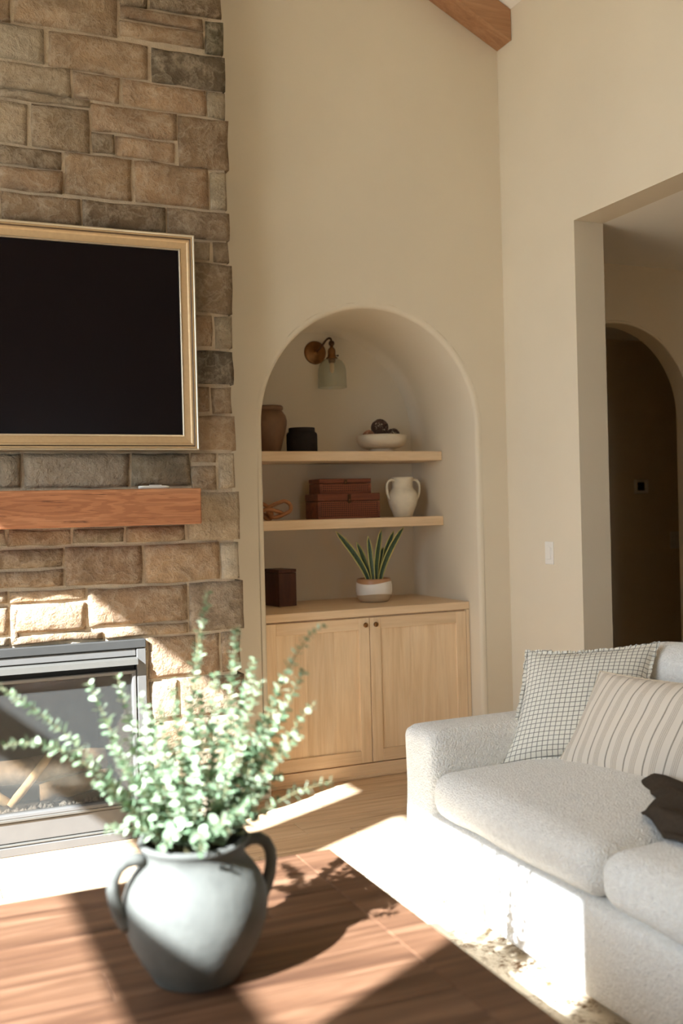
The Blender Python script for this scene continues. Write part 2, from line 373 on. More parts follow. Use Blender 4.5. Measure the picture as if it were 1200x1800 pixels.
# left wall and rear wall with window openings
def holed(mb, u0, u1, z0, z1, holes, put):
    us = sorted({u0, u1, *[h[0] for h in holes], *[h[1] for h in holes]}); zs = sorted({z0, z1, *[h[2] for h in holes], *[h[3] for h in holes]})
    for i in range(len(us)-1):
        for j in range(len(zs)-1):
            a, b = (us[i]+us[i+1])/2, (zs[j]+zs[j+1])/2
            if not any(h[0] < a < h[1] and h[2] < b < h[3] for h in holes): put(us[i], us[i+1], zs[j], zs[j+1])
w = MB(); E_ = .13; G_ = .095
lo = [(a-E_, b+E_, LEFT_OPEN[0][2]-E_, LEFT_OPEN[2][3]+E_) for a, b, c, d in LEFT_OPEN[:2]]      # one tall opening per bay
holed(w, YR, YB+.02, 0, ZW+.08, lo, lambda a, b, c, d: w.box(XL-.15, XL, a, b, c, d)); tag(w.build('wall_left', 'plaster'), kind='structure')
w = MB(); ro = [(a-E_, b+E_, c-E_, d+E_) for a, b, c, d in REAR_OPEN]
holed(w, XL-.15, XJ, 0, 5.6, ro, lambda a, b, c, d: w.box(a, b, YR-.15, YR, c, d)); tag(w.build('wall_rear', 'plaster'), kind='structure')
wn = 1
for i, (a, b, c, d) in enumerate(LEFT_OPEN):                       # sash below, transom light above, one deep rail between
    lo_, hi_ = (E_, G_) if i < 2 else (G_, E_); x0, x1 = XL-.034, XL-.002
    f = MB().box(x0, x1, a-E_, a, c-lo_, d+hi_).box(x0, x1, b, b+E_, c-lo_, d+hi_).box(x0, x1, a, b, c-lo_, c).box(x0, x1, a, b, d, d+hi_).build('window_%d' % wn, 'white_trim')
    tag(f, kind='structure'); MB().box(XL-.020, XL-.016, a, b, c, d).build('pane', 'window_glass', f); wn += 1
for a, b, c, d in REAR_OPEN:
    y0, y1 = YR-.034, YR-.002
    f = MB().box(a-E_, a, y0, y1, c-E_, d+E_).box(b, b+E_, y0, y1, c-E_, d+E_).box(a, b, y0, y1, c-E_, c).box(a, b, y0, y1, d, d+E_).build('window_%d' % wn, 'white_trim')
    tag(f, kind='structure'); MB().box(a, b, YR-.020, YR-.016, c, d).build('pane', 'window_glass', f); wn += 1
# vaulted ceiling
V = []; 
for yy in (YR-.2, NYB+.2):
    for (x, z) in ((XL-.25, ZW-.25*SL), (XRIDGE, ZW+SL*(XRIDGE-XL)), (XRW+.25, ZW-.25*SL)): V += [(x, yy, z), (x, yy, z+.15)]
F = []
for a, b in ((0, 2), (2, 4)):
    F += [(a, b, b+6, a+6), (a+1, a+7, b+7, b+1), (a, a+1, b+1, b), (a+6, b+6, b+7, a+7)]
F += [(0, 6, 7, 1), (4, 5, 11, 10)]
tag(link('ceiling', mesh(V, F), 'ceiling_paint'), kind='structure')
# hall beyond the opening
HY0, HY1 = 4.906, 5.029
HCX, HR, HAP = 3.95, .53, 2.486
outer = [(6.0, 0), (6.0, HZ+.01), (XJ-.02, HZ+.01), (XJ-.02, 0)]
arch_wall('wall_hall', HCX, HR, HAP-HR, HY0, HY1, outer, False, 'hall_plaster', .006)
tag(MB().box(6.0, 6.1, -1.2, 6.2, 0, HZ+.1).box(XJ, 6.0, -1.2, -1.1, 0, HZ+.1).build('wall_hall_side', 'hall_plaster'), kind='structure')
tag(MB().box(3.0, 6.1, 6.1, 6.2, 0, HZ+.1).box(3.0, 3.1, 5.0, 6.1, 0, HZ+.1).build('wall_corridor', 'hall_plaster'), kind='structure')
tag(MB().box(XJ, 6.1, -1.2, HY0+.02, HZ, HZ+.1).box(3.0, 6.1, HY0+.02, 6.2, 2.62, HZ+.1).build('ceiling_hall', 'ceiling_paint'), kind='structure')
# skirting
tag(rbox('baseboard_back', 1.44, NX0-.004, YB-.014, YB, 0, .11, 'white_trim', bev=.003), kind='structure')
tag(rbox('baseboard_corner', NX1+.004, XRW, YB-.014, YB, 0, .11, 'white_trim', bev=.003), kind='structure')
tag(rbox('baseboard_right', XRW-.014, XRW, JY+.01, YB-.015, 0, .11, 'white_trim', bev=.003), kind='structure')

# ------------------------------------------------------------------ stone chimney breast
CX = .467; CR = 1.45; CLx = 2*CX-CR
FX0, FX1, FZ1 = 2*CX-1.022, 1.022, .876            # fireplace opening
YM = 4.576                                          # mortar face
core = MB().box(CLx, FX0+.02, YM, YB, 0, FZ1-.02).box(FX1-.02, CR, YM, YB, 0, FZ1-.02).box(CLx, CR, YM, YB, FZ1-.02, 4.95)
ch = tag(core.build('wall_chimney', 'mortar'), kind='structure')
ST = [(0.472,0.514,3.541,3.676),(0.53,0.969,3.548,3.739),(0.983,1.104,3.697,3.82),(1.12,1.452,3.704,3.82),(0.983,1.363,3.639,3.690),(0.981,1.364,3.558,3.626),(1.372,1.457,3.543,3.690),(0.468,0.649,3.384,3.531),(0.669,1.102,3.378,3.531),(1.117,1.464,3.373,3.526),(0.465,0.761,3.255,3.372),(0.773,0.973,3.255,3.370),(0.988,1.367,3.248,3.365),(1.374,1.459,3.249,3.365),(0.462,0.835,3.215,3.247),(0.46,0.574,3.023,3.200),(0.587,0.835,3.02,3.205),(0.849,1.228,3.122,3.240),(0.849,0.942,3.024,3.112),(0.951,1.215,3.020,3.108),(1.235,1.471,3.008,3.236),(0.456,0.714,2.932,3.008),(0.454,0.717,2.827,2.922),(0.725,1.016,2.826,3.010),(1.03,1.366,2.826,3.008),(1.376,1.454,2.821,2.996),(0.451,0.786,2.693,2.812),(0.799,1.165,2.69,2.812),(1.176,1.464,2.684,2.811),
(1.27,1.368,2.588,2.67),(1.383,1.46,2.585,2.672),(1.27,1.47,2.346,2.573),(1.27,1.368,2.193,2.333),(1.383,1.465,2.186,2.333),(1.27,1.466,2.019,2.172),(1.27,1.35,1.892,2.004),(1.36,1.453,1.884,2.005),(1.26,1.467,1.718,1.870),(0.424,0.508,1.557,1.700),(0.523,0.972,1.553,1.700),(0.984,1.246,1.555,1.700),(1.257,1.372,1.659,1.700),(1.254,1.369,1.534,1.646),(1.386,1.46,1.540,1.701),
(1.23,1.48,1.305,1.521),(0.417,0.448,1.308,1.365),(0.458,0.713,1.306,1.373),(0.721,0.944,1.310,1.373),(0.955,1.216,1.307,1.373),(0.415,0.675,1.209,1.292),(0.413,0.678,1.129,1.198),(0.688,1.018,1.124,1.292),(1.033,1.375,1.122,1.292),(1.387,1.468,1.124,1.289),(0.411,0.766,1.066,1.112),(0.780,1.221,0.946,1.106),(1.232,1.485,0.890,1.112),(0.462,0.766,0.934,1.054),(0.408,0.451,0.891,1.053),(0.465,0.835,0.888,0.922),(0.851,1.220,0.888,0.933),(1.04,1.255,0.692,0.875),(1.268,1.366,0.692,0.873),(1.379,1.469,0.697,0.875),
(1.04,1.17,.505,.678),(1.182,1.478,.505,.678),(1.04,1.31,.365,.492),(1.322,1.462,.365,.492),(1.04,1.14,.165,.352),(1.152,1.48,.165,.352),(1.04,1.25,.006,.152),(1.262,1.464,.006,.152)]
ST += [(.40,.93,2.55,2.67),(.945,1.255,2.55,2.67),(.40,.80,2.34,2.535),(.81,1.255,2.34,2.535),(.40,1.05,2.19,2.327),(1.062,1.255,2.19,2.327),(.40,.85,2.02,2.178),(.862,1.255,2.02,2.178),(.40,.72,1.885,2.008),(.733,1.255,1.885,2.008),(.40,1.0,1.72,1.872),(1.012,1.248,1.72,1.872)]
z = 3.835
while z < 4.93:
    hh = random.choice((.1, .13, .16, .19)); x = CX+random.uniform(.05, .3); 
    if z+hh > 4.93: hh = 4.94-z
    xs = [CX-.02]
    while xs[-1] < 1.2: xs.append(min(xs[-1]+random.uniform(.2, .42), 1.46))
    if xs[-1] < 1.4: xs.append(1.46)
    for a, b in zip(xs, xs[1:]): ST.append((a+.006, b-.006, z+.006, z+hh-.006))
    z += hh
PAL = [((158,128,98), 5), ((166,136,104), 4), ((148,122,94), 4), ((160,140,114), 3), ((166,150,126), 1.5), ((134,112,86), 3), ((118,102,80), 1.2), ((172,142,110), 3)]
HINT = {(1.372,3.543): (98,88,66), (0.523,1.553): (180,160,134), (0.424,1.557): (176,156,128), (1.386,1.54): (176,156,128), (1.27,2.019): (98,86,70), (1.376,2.821): (162,144,116), (1.374,3.249): (158,140,114), (1.383,2.186): (152,134,108), (1.27,1.718): (118,100,80), (1.232,.89): (140,120,98), (1.387,1.124): (184,168,144), (1.03,2.826): (158,126,94), (.799,2.69): (120,98,74), (.984,1.555): (146,128,102), (1.235,3.008): (138,112,84)}
def stone(x0, x1, z0, z1, rgb, k):
    corner = x1 > 1.4 or x0 < 2*CX-1.4
    nx = max(4, min(8, int((x1-x0)/.05)+2)); nz = max(4, min(6, int((z1-z0)/.04)+2)); proud = random.uniform(.012, .026); V = []; F = []
    tl = random.uniform(-.006, .006); tz = random.uniform(-.006, .006); off = Vector((k*1.7, k*.9, k*2.3))
    for j in range(nz+1):
        for i in range(nx+1):
            u, v = i/nx, j/nz; ex = min(u, 1-u)*nx; ez = min(v, 1-v)*nz; e = min(1, min(ex, ez))
            uu = u+(.35/nx if i == 1 and nx > 2 else 0)*-1+(.35/nx if i == nx-1 else 0); vv = v-(.35/nz if j == 1 else 0)+(.35/nz if j == nz-1 else 0)
            x, z = x0+(x1-x0)*uu, z0+(z1-z0)*vv
            q = noise.noise_vector(Vector((x*9, z*9, 0))+off); d = noise.noise(Vector((x*14, z*14, 3))+off)*.014+noise.noise(Vector((x*34, z*34, 8))+off)*.008
            if e == 0: x += q.x*.008; z += q.y*.008; dep = .003+proud*.25
            else: dep = max(.006, proud+d+tl*(u-.5)+tz*(v-.5))
            V.append((x, YM-dep, z))
    n = nx+1
    for j in range(nz):
        for i in range(nx): a = j*n+i; F.append((a, a+1, a+n+1, a+n))
    rim = [i for i in range(n)]+[j*n+nx for j in range(1, nz+1)]+[nz*n+i for i in range(nx-1, -1, -1)]+[j*n for j in range(nz-1, 0, -1)]
    b = len(V); yb = YB-.005 if corner else YM+.03
    for r_ in rim: V.append((V[r_][0], yb, V[r_][2]))
    m = len(rim)
    for i in range(m): F.append((rim[i], b+i, b+(i+1) % m, rim[(i+1) % m]))
    o = link('stone', mesh(V, F), 'stone', ch, smooth=True); c = lin(rgb); o.color = c; return o
k = 0
def pick():
    r_ = random.uniform(0, sum(w_ for _, w_ in PAL))
    for c_, w_ in PAL:
        r_ -= w_
        if r_ <= 0: m_ = random.uniform(.9, 1.06); return tuple(v_*m_ for v_ in c_)
    return PAL[0][0]
for (a, b, c, d) in ST:
    rgb = HINT.get((round(a, 3), round(c, 3))) or pick()
    if a < .52:                                       # stone that runs on past the middle
        if b-CX < .22: stone(2*CX-b, b, c, d, rgb, k)
        else: stone(CX-.012 if a < CX else a, b, c, d, rgb, k); stone(2*CX-b, CX-.024, c, d, pick(), k+.5)
    else:
        stone(a, b, c, d, rgb, k); stone(2*CX-b, 2*CX-a, c, d, pick(), k+.5)
    k += 1

# ceiling beam that runs down the slope against the back wall
bm0 = []
x0b, x1b = XRIDGE+.02, XRW-.003
for x in (x0b, x1b):
    zb = 3.938+SL*(XRW-x)
    for (yy, dz) in ((4.714, 0), (YB-.003, 0), (YB-.003, .167), (4.714, .167)): bm0.append((x, yy, zb+dz))
bo = link('ceiling_beam', mesh(bm0, [(0,1,5,4),(1,2,6,5),(2,3,7,6),(3,0,4,7),(0,3,2,1),(4,5,6,7)]), 'beam_wood')
tag(bo, 'brown timber beam running down the sloped ceiling into the wall corner', 'beam')

# ------------------------------------------------------------------ television
TY = 4.49
tv = thing('television', 'black wall-hung television in a gold picture-frame surround above the mantel', 'television', (CX, TY, 1.708))
def rel(o, p): o.location = Vector(o.location)-Vector(p.location); return o
TX1 = 1.270; TX0 = 2*CX-TX1
L0 = (CX, TY, 1.708)
p = rect_sweep('frame', TX0-CX, TX1-CX, 0, .963, [(.010, -.05), (.010, .012), (.012, .016), (.018, .016), (.024, .010), (.030, .010), (.036, .004), (.066, .000), (.066, -.01)], 'champagne', tv, 0)
p = rect_sweep('outer_bead', TX0-CX, TX1-CX, 0, .963, [(0, -.05), (0, .012), (.002, .017), (.006, .018), (.010, .015), (.0115, .008)], 'silver_bead', tv, 0)
p = rect_sweep('inner_bead', TX0-CX+.064, TX1-CX-.064, .064, .963-.064, [(0, -.008), (0, .004), (.003, .006), (.007, .004), (.008, -.008)], 'silver_bead', tv, 0)
p = rect_sweep('groove', TX0-CX+.0185, TX1-CX-.0185, .0185, .963-.0185, [(0, .0166), (.0035, .0125), (.0045, .0112), (.0055, .0114)], 'frame_groove', tv, 0)
MB().box(TX0-CX+.069, TX1-CX-.069, .004, .012, .069, .963-.069).build('screen', 'tv_screen', tv)
MB().box(TX0-CX+.012, TX1-CX-.012, .012, .062, .012, .951).build('housing', 'fire_dark', tv)

# ------------------------------------------------------------------ mantel beam and what lies on it
mt = rbox('mantel_shelf', -.773, .773, -.21, .0, 0, .156, 'mantel_wood', None, (CX, YM-.006, 1.382), .006, 2)
tag(mt, 'rough reclaimed wood mantel beam fixed to the stone under the television', 'mantel')
t_ = thing('pen', 'thin white stick lying on the mantel beam near its end', 'pen', (1.05, 4.44, 1.538), .15)
MB().lathe([(0, -.07), (.006, -.069), (.0075, -.05), (.0075, .05), (.006, .07), (0, .072)], 12, 'x', (0, 0, .0078)).build('barrel', 'plastic_white', t_, smooth=True)
MB().box(-.02, .035, -.003, .003, .0150, .0185).build('clip', 'plastic_white', t_)

# ------------------------------------------------------------------ gas fireplace insert
FY = 4.548; FL, FR = FX0-CX, FX1-CX
fp = thing('gas_fireplace', 'dark grey metal gas fireplace insert set into the stone chimney', 'fireplace', (CX, FY, 0))
def F_(n, a, b, c, d, e, f, m, par=None, bev=.003): return rbox(n, a, b, c, d, e, f, m, par or fp, bev=bev)
F_('side_rail', FR-.042, FR, 0, .05, .045, .835, 'fire_grey'); F_('side_rail', FL, FL+.042, 0, .05, .045, .835, 'fire_grey')
F_('top_rail', FL, FR, -.004, .05, .838, .876, 'fire_dark'); F_('header_panel', FL+.044, FR-.044, .004, .05, .803, .836, 'fire_grey')  # top rail's darker grey stands in for shadow from the stones above
hood = MB(); hood.add([(FL+.044,.03,.801),(FR-.044,.03,.801),(FR-.044,-.035,.794),(FL+.044,-.035,.794),(FL+.044,-.038,.770),(FR-.044,-.038,.770),(FR-.044,.03,.776),(FL+.044,.03,.776)], [(0,1,2,3),(3,2,5,4),(4,5,6,7),(0,3,4,7),(1,6,5,2),(0,7,6,1)]).build('hood', 'fire_light', fp)
F_('slot', FL+.044, FR-.044, .03, .05, .74, .772, 'fire_dark')
rect_sweep('glass_frame', FL+.046, FR-.046, .156, .742, [(0, -.04), (0, .012), (.004, .014), (.014, .012), (.018, .004), (.018, -.03)], 'fire_grey', fp, .012)
MB().box(FL+.062, FR-.062, .024, .028, .17, .726).build('glass', 'fire_glass', fp)
F_('lower_strip', FL+.042, FR-.042, -.004, .05, .142, .156, 'fire_light'); F_('lower_panel', FL+.042, FR-.042, .006, .05, .052, .14, 'fire_grey')
F_('base_strip', FL+.042, FR-.042, -.004, .05, .040, .050, 'fire_light'); F_('bottom_rail', FL, FR, -.008, .05, 0, .038, 'fire_grey')
fb = MB(); a, b, y0, y1, z0, z1 = FL+.05, FR-.05, .05, .285, .15, .75
fb.add([(a,y0,z0),(b,y0,z0),(b-.12,y1,z0),(a+.12,y1,z0),(a,y0,z1),(b,y0,z1),(b-.12,y1,z1),(a+.12,y1,z1)], [(0,1,2,3),(4,7,6,5),(1,5,6,2),(2,6,7,3),(3,7,4,0)]).build('firebox', 'firebrick', fp)
def log(name, label, p0, p1, r, mat, n=9, k=0):
    p0, p1 = Vector(p0), Vector(p1); pts = []; rad = []
    for i in range(n):
        q = i/(n-1); pts.append(p0.lerp(p1, q)+noise.noise_vector(Vector((q*4, k*5, 0)))*r*.25); rad.append(r*(1+.18*noise.noise(Vector((q*6, k*3, 2))))*(.85 if i in (0, n-1) else 1))
    m = MB().tube(pts, rad, 9); o = m.build(name, mat, smooth=True); return tag(o, label, 'log', 'logs behind the fireplace glass')
log('gas_log', 'thick pale grey log lying across the back of the firebox', (CX-.36, FY+.19, .30), (CX+.40, FY+.20, .33), .055, 'log_bark', 11, 1)
log('gas_log', 'dark round-ended log at the right front of the firebox', (CX+.10, FY+.12, .225), (CX+.42, FY+.16, .245), .042, 'log_bark', 9, 2)
log('gas_log', 'slim pale split log leaning diagonally behind the glass', (CX-.03, FY+.09, .185), (CX+.15, FY+.15, .375), .019, 'log_split', 7, 3)
log('gas_log', 'short pale log stub leaning at the left behind the glass', (CX-.13, FY+.10, .27), (CX-.03, FY+.12, .19), .022, 'log_split', 7, 4)
log('gas_log', 'long log at the left front of the firebox', (CX-.42, FY+.15, .225), (CX-.12, FY+.11, .215), .04, 'log_bark', 9, 5)
eb = MB()
for i in range(160):
    x, yy, s = random.uniform(FL+.09, FR-.09), random.uniform(.06, .14), random.uniform(.006, .018)
    q = [Vector((random.uniform(-1,1), random.uniform(-1,1), random.uniform(-1,1)))*s*.3 for _ in range(6)]
    c0 = Vector((x, yy, .152+s*.7)); P6 = [c0+d*s+e for d, e in zip((Vector((1,0,0)),Vector((-1,0,0)),Vector((0,1,0)),Vector((0,-1,0)),Vector((0,0,1)),Vector((0,0,-1))), q)]
    eb.add(P6, [(0,2,4),(2,1,4),(1,3,4),(3,0,4),(2,0,5),(1,2,5),(3,1,5),(0,3,5)])
tag(eb.build('ember_bed', 'ember_grey', fp, smooth=True), kind='stuff')

# ------------------------------------------------------------------ niche: base cabinet, worktop, shelves
CY = 4.975; CXm = ncx
cab = thing('base_cabinet', 'light oak two-door base cabinet built into the arched niche', 'cabinet', (CXm, CY, 0))
hw = nr-.003
rbox('body', -hw, hw, .022, .62, .072, .855, 'oak_upright', cab, bev=0)
rbox('plinth', -hw, hw, .0, .03, .014, .072, 'oak', cab, bev=.002); rbox('base_shoe', -hw, hw, -.012, .03, 0, .016, 'oak', cab, bev=.003)
rbox('filler_strip', hw-.020, hw, .0, .022, .074, .855, 'oak_upright', cab, bev=.001); rbox('filler_strip', -hw, -hw+.020, .0, .022, .074, .855, 'oak_upright', cab, bev=.001)
def door(x0, x1, kx):
    z0, z1, rw = .078, .848, .062
    d = bpy.data.objects.new('door', None); COL.objects.link(d); d.parent = cab; d.location = (x0, 0, z0); w_, h_ = x1-x0, z1-z0
    rbox('stile', 0, rw, .0, .021, 0, h_, 'oak_upright', d, bev=.0015); rbox('stile', w_-rw, w_, .0, .021, 0, h_, 'oak_upright', d, bev=.0015)
    rbox('rail', rw, w_-rw, .0, .021, 0, rw+.004, 'oak', d, bev=.0015); rbox('rail', rw, w_-rw, .0, .021, h_-rw, h_, 'oak', d, bev=.0015)
    bx = [rw-.002]+[rw+(w_-2*rw)*q for q in ((.36, .70) if kx < 0 else (.40, .74))]+[w_-rw+.002]
    for a, b in zip(bx, bx[1:]): rbox('panel_board', a, b, .0105, .019, rw, h_-rw, 'oak_upright', d, bev=.0012)
    kxl = w_-.028 if kx < 0 else .028
    MB().lathe([(0, -.024), (.009, -.0235), (.0125, -.021), (.0135, -.017), (.012, -.013), (.006, -.010), (.006, 0), (.009, .001)], 20, 'y', (kxl, 0, h_-.036)).build('knob', 'bronze', d, smooth=True)
door(-hw+.0225, -.0022, -1); door(.0022, hw-.0225, 1)
tag(rbox('countertop', -hw, hw, -.002, .652, 0, .042, 'oak', None, (CXm, CY, .857), .002), 'light oak worktop on the cabinet in the arched niche', 'countertop')
tag(rbox('wall_shelf', -hw, hw, 0, .386, 0, .053, 'oak', None, (CXm, 5.242, 1.699), .002), 'upper thick oak shelf in the niche, holding the footed bowl', 'shelf', 'floating oak shelves in the niche')
tag(rbox('wall_shelf', -hw, hw, 0, .386, 0, .053, 'oak', None, (CXm, 5.242, 1.323), .002), 'lower thick oak shelf in the niche, holding the wooden boxes', 'shelf', 'floating oak shelves in the niche')

# wall sconce
sc = thing('wall_sconce', 'aged brass wall sconce with seeded glass bell shade at the top of the niche', 'lamp', (2.313, NYB, 2.357))
MB().lathe([(0, -.030), (.012, -.030), (.014, -.024), (.018, -.020), (.055, -.014), (.066, -.010), (.069, -.004), (.069, -.0005)], 40, 'y').build('backplate', 'bronze', sc, smooth=True)
sx, sy = .058, -.115
arm = bez((0, -.02, .0), (.006, -.055, .012), (.030, -.075, .050), 8)+bez((.030, -.075, .050), (.046, -.09, .078), (.054, -.108, .070), 7)[1:]+bez((.054, -.108, .070), (sx, sy, .064), (sx, sy, .045), 5)[1:]
MB().tube(arm, .0062, 12).build('arm', 'bronze_dark', sc, smooth=True)
MB().lathe([(0,.016),(.012,.014),(.0165,.006),(.0165,-.006),(.012,-.014),(0,-.016)], 16, 'x', (sx, sy, .040)).build('swivel', 'bronze_dark', sc, smooth=True)
MB().lathe([(0,.026),(.009,.026),(.010,.016),(.016,.012),(.021,.004),(.0225,-.006),(.0225,-.020),(.021,-.024),(.024,-.028),(.024,-.038),(.033,-.043),(.035,-.050),(.030,-.052),(.0,-.052)], 28, 'z', (sx, sy, .0)).build('socket', 'bronze', sc, smooth=True)
sw = MB().tube([(sx+.02, sy, -.030), (sx+.036, sy, -.030)], .0028, 8); sw.lathe([(0,-.004),(.005,-.003),(.006,0),(.005,.003),(0,.004)], 10, 'x', (sx+.039, sy, -.030)); sw.build('switch', 'bronze_dark', sc, smooth=True)
prof = [(.022, -.046), (.040, -.052), (.058, -.064), (.073, -.085), (.081, -.112), (.083, -.15), (.083, -.19), (.084, -.215), (.0845, -.219)]
MB().lathe(prof+[(r_-.0025, z_) for r_, z_ in reversed(prof)], 56, 'z', (sx, sy, 0)).build('shade', 'seeded_glass', sc, smooth=True)
MB().lathe([(0,-.05),(.010,-.055),(.011,-.075),(.013,-.09),(.014,-.11),(.010,-.128),(0,-.135)], 16, 'z', (sx, sy, 0)).build('bulb', 'bulb_glass', sc, smooth=True)
MB().lathe([(0,-.05),(.020,-.05),(.021,-.060),(.018,-.074),(0,-.074)], 20, 'z', (sx, sy, 0)).build('lamp_holder', 'bronze', sc, smooth=True)

# things on the upper shelf
SZ1, SZ2, CZ = 1.752, 1.376, .899
b_ = thing('brown_vase', 'tall glazed brown clay vase at the left end of the upper shelf', 'vase', (1.934, 5.42, SZ1))
MB().lathe([(0,0),(.060,0),(.066,.004),(.078,.05),(.095,.11),(.104,.155),(.105,.18),(.099,.205),(.084,.228),(.076,.236)], 40).build('body', 'brown_clay', b_, smooth=True)
MB().lathe([(.074,.234),(.082,.238),(.086,.246),(.085,.256),(.079,.262),(.072,.258),(.070,.24),(.085,.2),(.06,.06),(0,.03)], 40).build('rim', 'brown_clay', b_, smooth=True)
b_ = thing('black_canister', 'squat matt black clay pot beside the brown vase', 'pot', (2.134, 5.42, SZ1))
MB().lathe([(0,0),(.084,0),(.0875,.004),(.0875,.10),(.086,.108),(.079,.117)], 40).build('body', 'black_clay', b_, smooth=True)
MB().lathe([(.078,.115),(.075,.120),(.0745,.138),(.073,.142),(.066,.142),(.066,.12),(.075,.1),(.075,.02),(0,.015)], 40).build('neck', 'black_clay', b_, smooth=True)
bw = thing('footed_bowl', 'cream ceramic footed bowl at the right end of the upper shelf', 'bowl', (2.633, 5.42, SZ1))
MB().lathe([(.040,.026),(.075,.022),(.110,.030),(.135,.048),(.147,.072),(.149,.098),(.145,.103),(.139,.098),(.134,.075),(.115,.048),(.07,.036),(0,.034)], 48).build('bowl', 'cream_clay', bw, smooth=True)
MB().lathe([(0,0),(.074,0),(.077,.003),(.074,.014),(.070,.026),(.0,.026)], 40).build('foot', 'cream_clay', bw, smooth=True)
def ball(name, label, c, r, mat, n, seed):
    random.seed(seed); m = MB()
    for i in range(n):
        ax = Vector((random.gauss(0,1), random.gauss(0,1), random.gauss(0,1))).normalized(); a = ax.orthogonal().normalized(); b = ax.cross(a); o_ = random.uniform(-.45, .45)
        m.tube([(a*math.cos(q)+b*math.sin(q))*r*math.sqrt(1-o_*o_)*(1+.03*math.sin(3*q+i))+ax*r*o_ for q in (2*PI*j/22 for j in range(22))], r*.045, 5, True)
    return tag(m.build(name, mat, None, c, True), label, 'ball', 'wicker balls in the footed bowl')
ball('wicker_ball', 'largest dark wicker ball, on top in the footed bowl', (2.622, 5.415, SZ1+.147), .049, 'rattan', 26, 3)
ball('wicker_ball', 'small dark wicker ball at the right side of the footed bowl', (2.700, 5.40, SZ1+.104), .038, 'rattan', 22, 4)
ball('wicker_ball', 'small dark wicker ball low at the front of the footed bowl', (2.60, 5.355, SZ1+.094), .037, 'rattan', 22, 5)
ball('wicker_ball', 'coppery pale wicker ball at the left side of the footed bowl', (2.558, 5.43, SZ1+.097), .036, 'rattan_copper', 20, 6)
ball('wicker_ball', 'dark wicker ball at the back of the footed bowl', (2.655, 5.475, SZ1+.102), .040, 'rattan', 22, 7)
random.seed(11)

# things on the lower shelf
kn = thing('wooden_knot', 'carved wooden chain knot lying at the left end of the lower shelf', 'ornament', (1.955, 5.36, SZ2))
def linkring(c, L_, w_, r_, rot):
    pts = []
    for i in range(36):
        q = 2*PI*i/36; x = w_*math.cos(q)*1.0; y_ = w_*math.sin(q); x += L_*(1 if math.cos(q) > 0 else -1)*min(1, abs(math.cos(q))*3); pts.append(Vector((x, y_, 0)))
    R_ = Euler(rot).to_matrix(); return [R_ @ p_+Vector(c) for p_ in pts]
MB().tube(linkring((.012, 0, .062), .030, .038, .011, (math.radians(62), math.radians(-20), 0)), .011, 10, True).build('chain_link', 'knot_wood', kn, smooth=True)
MB().tube(linkring((-.035, .0, .040), .030, .038, .011, (math.radians(-20), math.radians(14), .4)), .011, 10, True).build('chain_link', 'knot_wood', kn, smooth=True)
MB().tube(linkring((-.07, .01, .052), .024, .036, .011, (math.radians(80), math.radians(25), .5)), .011, 10, True).build('chain_link', 'knot_wood', kn, smooth=True)
def cane_box(name, label, x0, x1, y0, dep, z, h):
    b_ = thing(name, label, 'box', ((x0+x1)/2, y0, z), 0, 'stacked walnut boxes'); w_ = (x1-x0)/2; lid = h*.30; fr = .016
    rbox('body', -w_, w_, .003, dep, 0, h-lid-.001, 'walnut', b_, bev=.002); rbox('lid', -w_-.002, w_+.002, 0, dep+.002, h-lid+.001, h, 'walnut', b_, bev=.003)
    rbox('bottom_trim', -w_, w_, -.001, .004, 0, fr*.8, 'walnut', b_, bev=.001)
    for sx_ in (-1, 1): rbox('corner_trim', sx_*w_-(fr if sx_ > 0 else 0), sx_*w_+(0 if sx_ > 0 else fr), -.001, .004, fr*.8, h-lid-.002, 'walnut', b_, bev=.001)
    MB().box(-w_+fr, w_-fr, .001, .004, fr*.8, h-lid-.005).build('cane_panel', 'cane', b_)
    c_ = rbox('clasp', -.010, .010, -.004, .001, h-lid*1.35, h-lid*.15, 'bronze_dark', b_, bev=.001); MB().lathe([(0,-.003),(.004,-.003),(.004,0)], 10, 'y', (0, -.003, h-lid*.85)).build('pin', 'bronze', c_)
    return b_
cane_box('cane_box', 'larger walnut and cane box under the smaller one on the lower shelf', 2.186, 2.569, 5.33, .19, SZ2, .143)
cane_box('cane_box', 'smaller walnut and cane box stacked on the larger box', 2.206, 2.525, 5.35, .16, SZ2+.143, .084)
wv = thing('handled_vase', 'cream two-handled amphora vase at the right of the lower shelf', 'vase', (2.742, 5.38, SZ2))
MB().lathe([(0,0),(.048,0),(.054,.004),(.064,.03),(.080,.07),(.088,.105),(.087,.13),(.076,.152),(.062,.166),(.058,.178),(.060,.20),(.063,.225),(.062,.232),(.056,.231),(.054,.20),(.05,.17),(.06,.1),(0,.05)], 44).build('body', 'white_clay', wv, smooth=True)
for sx_ in (-1, 1):
    pts = [Vector((sx_*x, -.01, z_)) for x, z_ in ((.056,.212),(.075,.218),(.092,.212),(.103,.195),(.107,.170),(.104,.142),(.096,.118),(.086,.100))]
    MB().tube(pts, .0072, 10).build('handle', 'white_clay', wv, smooth=True)
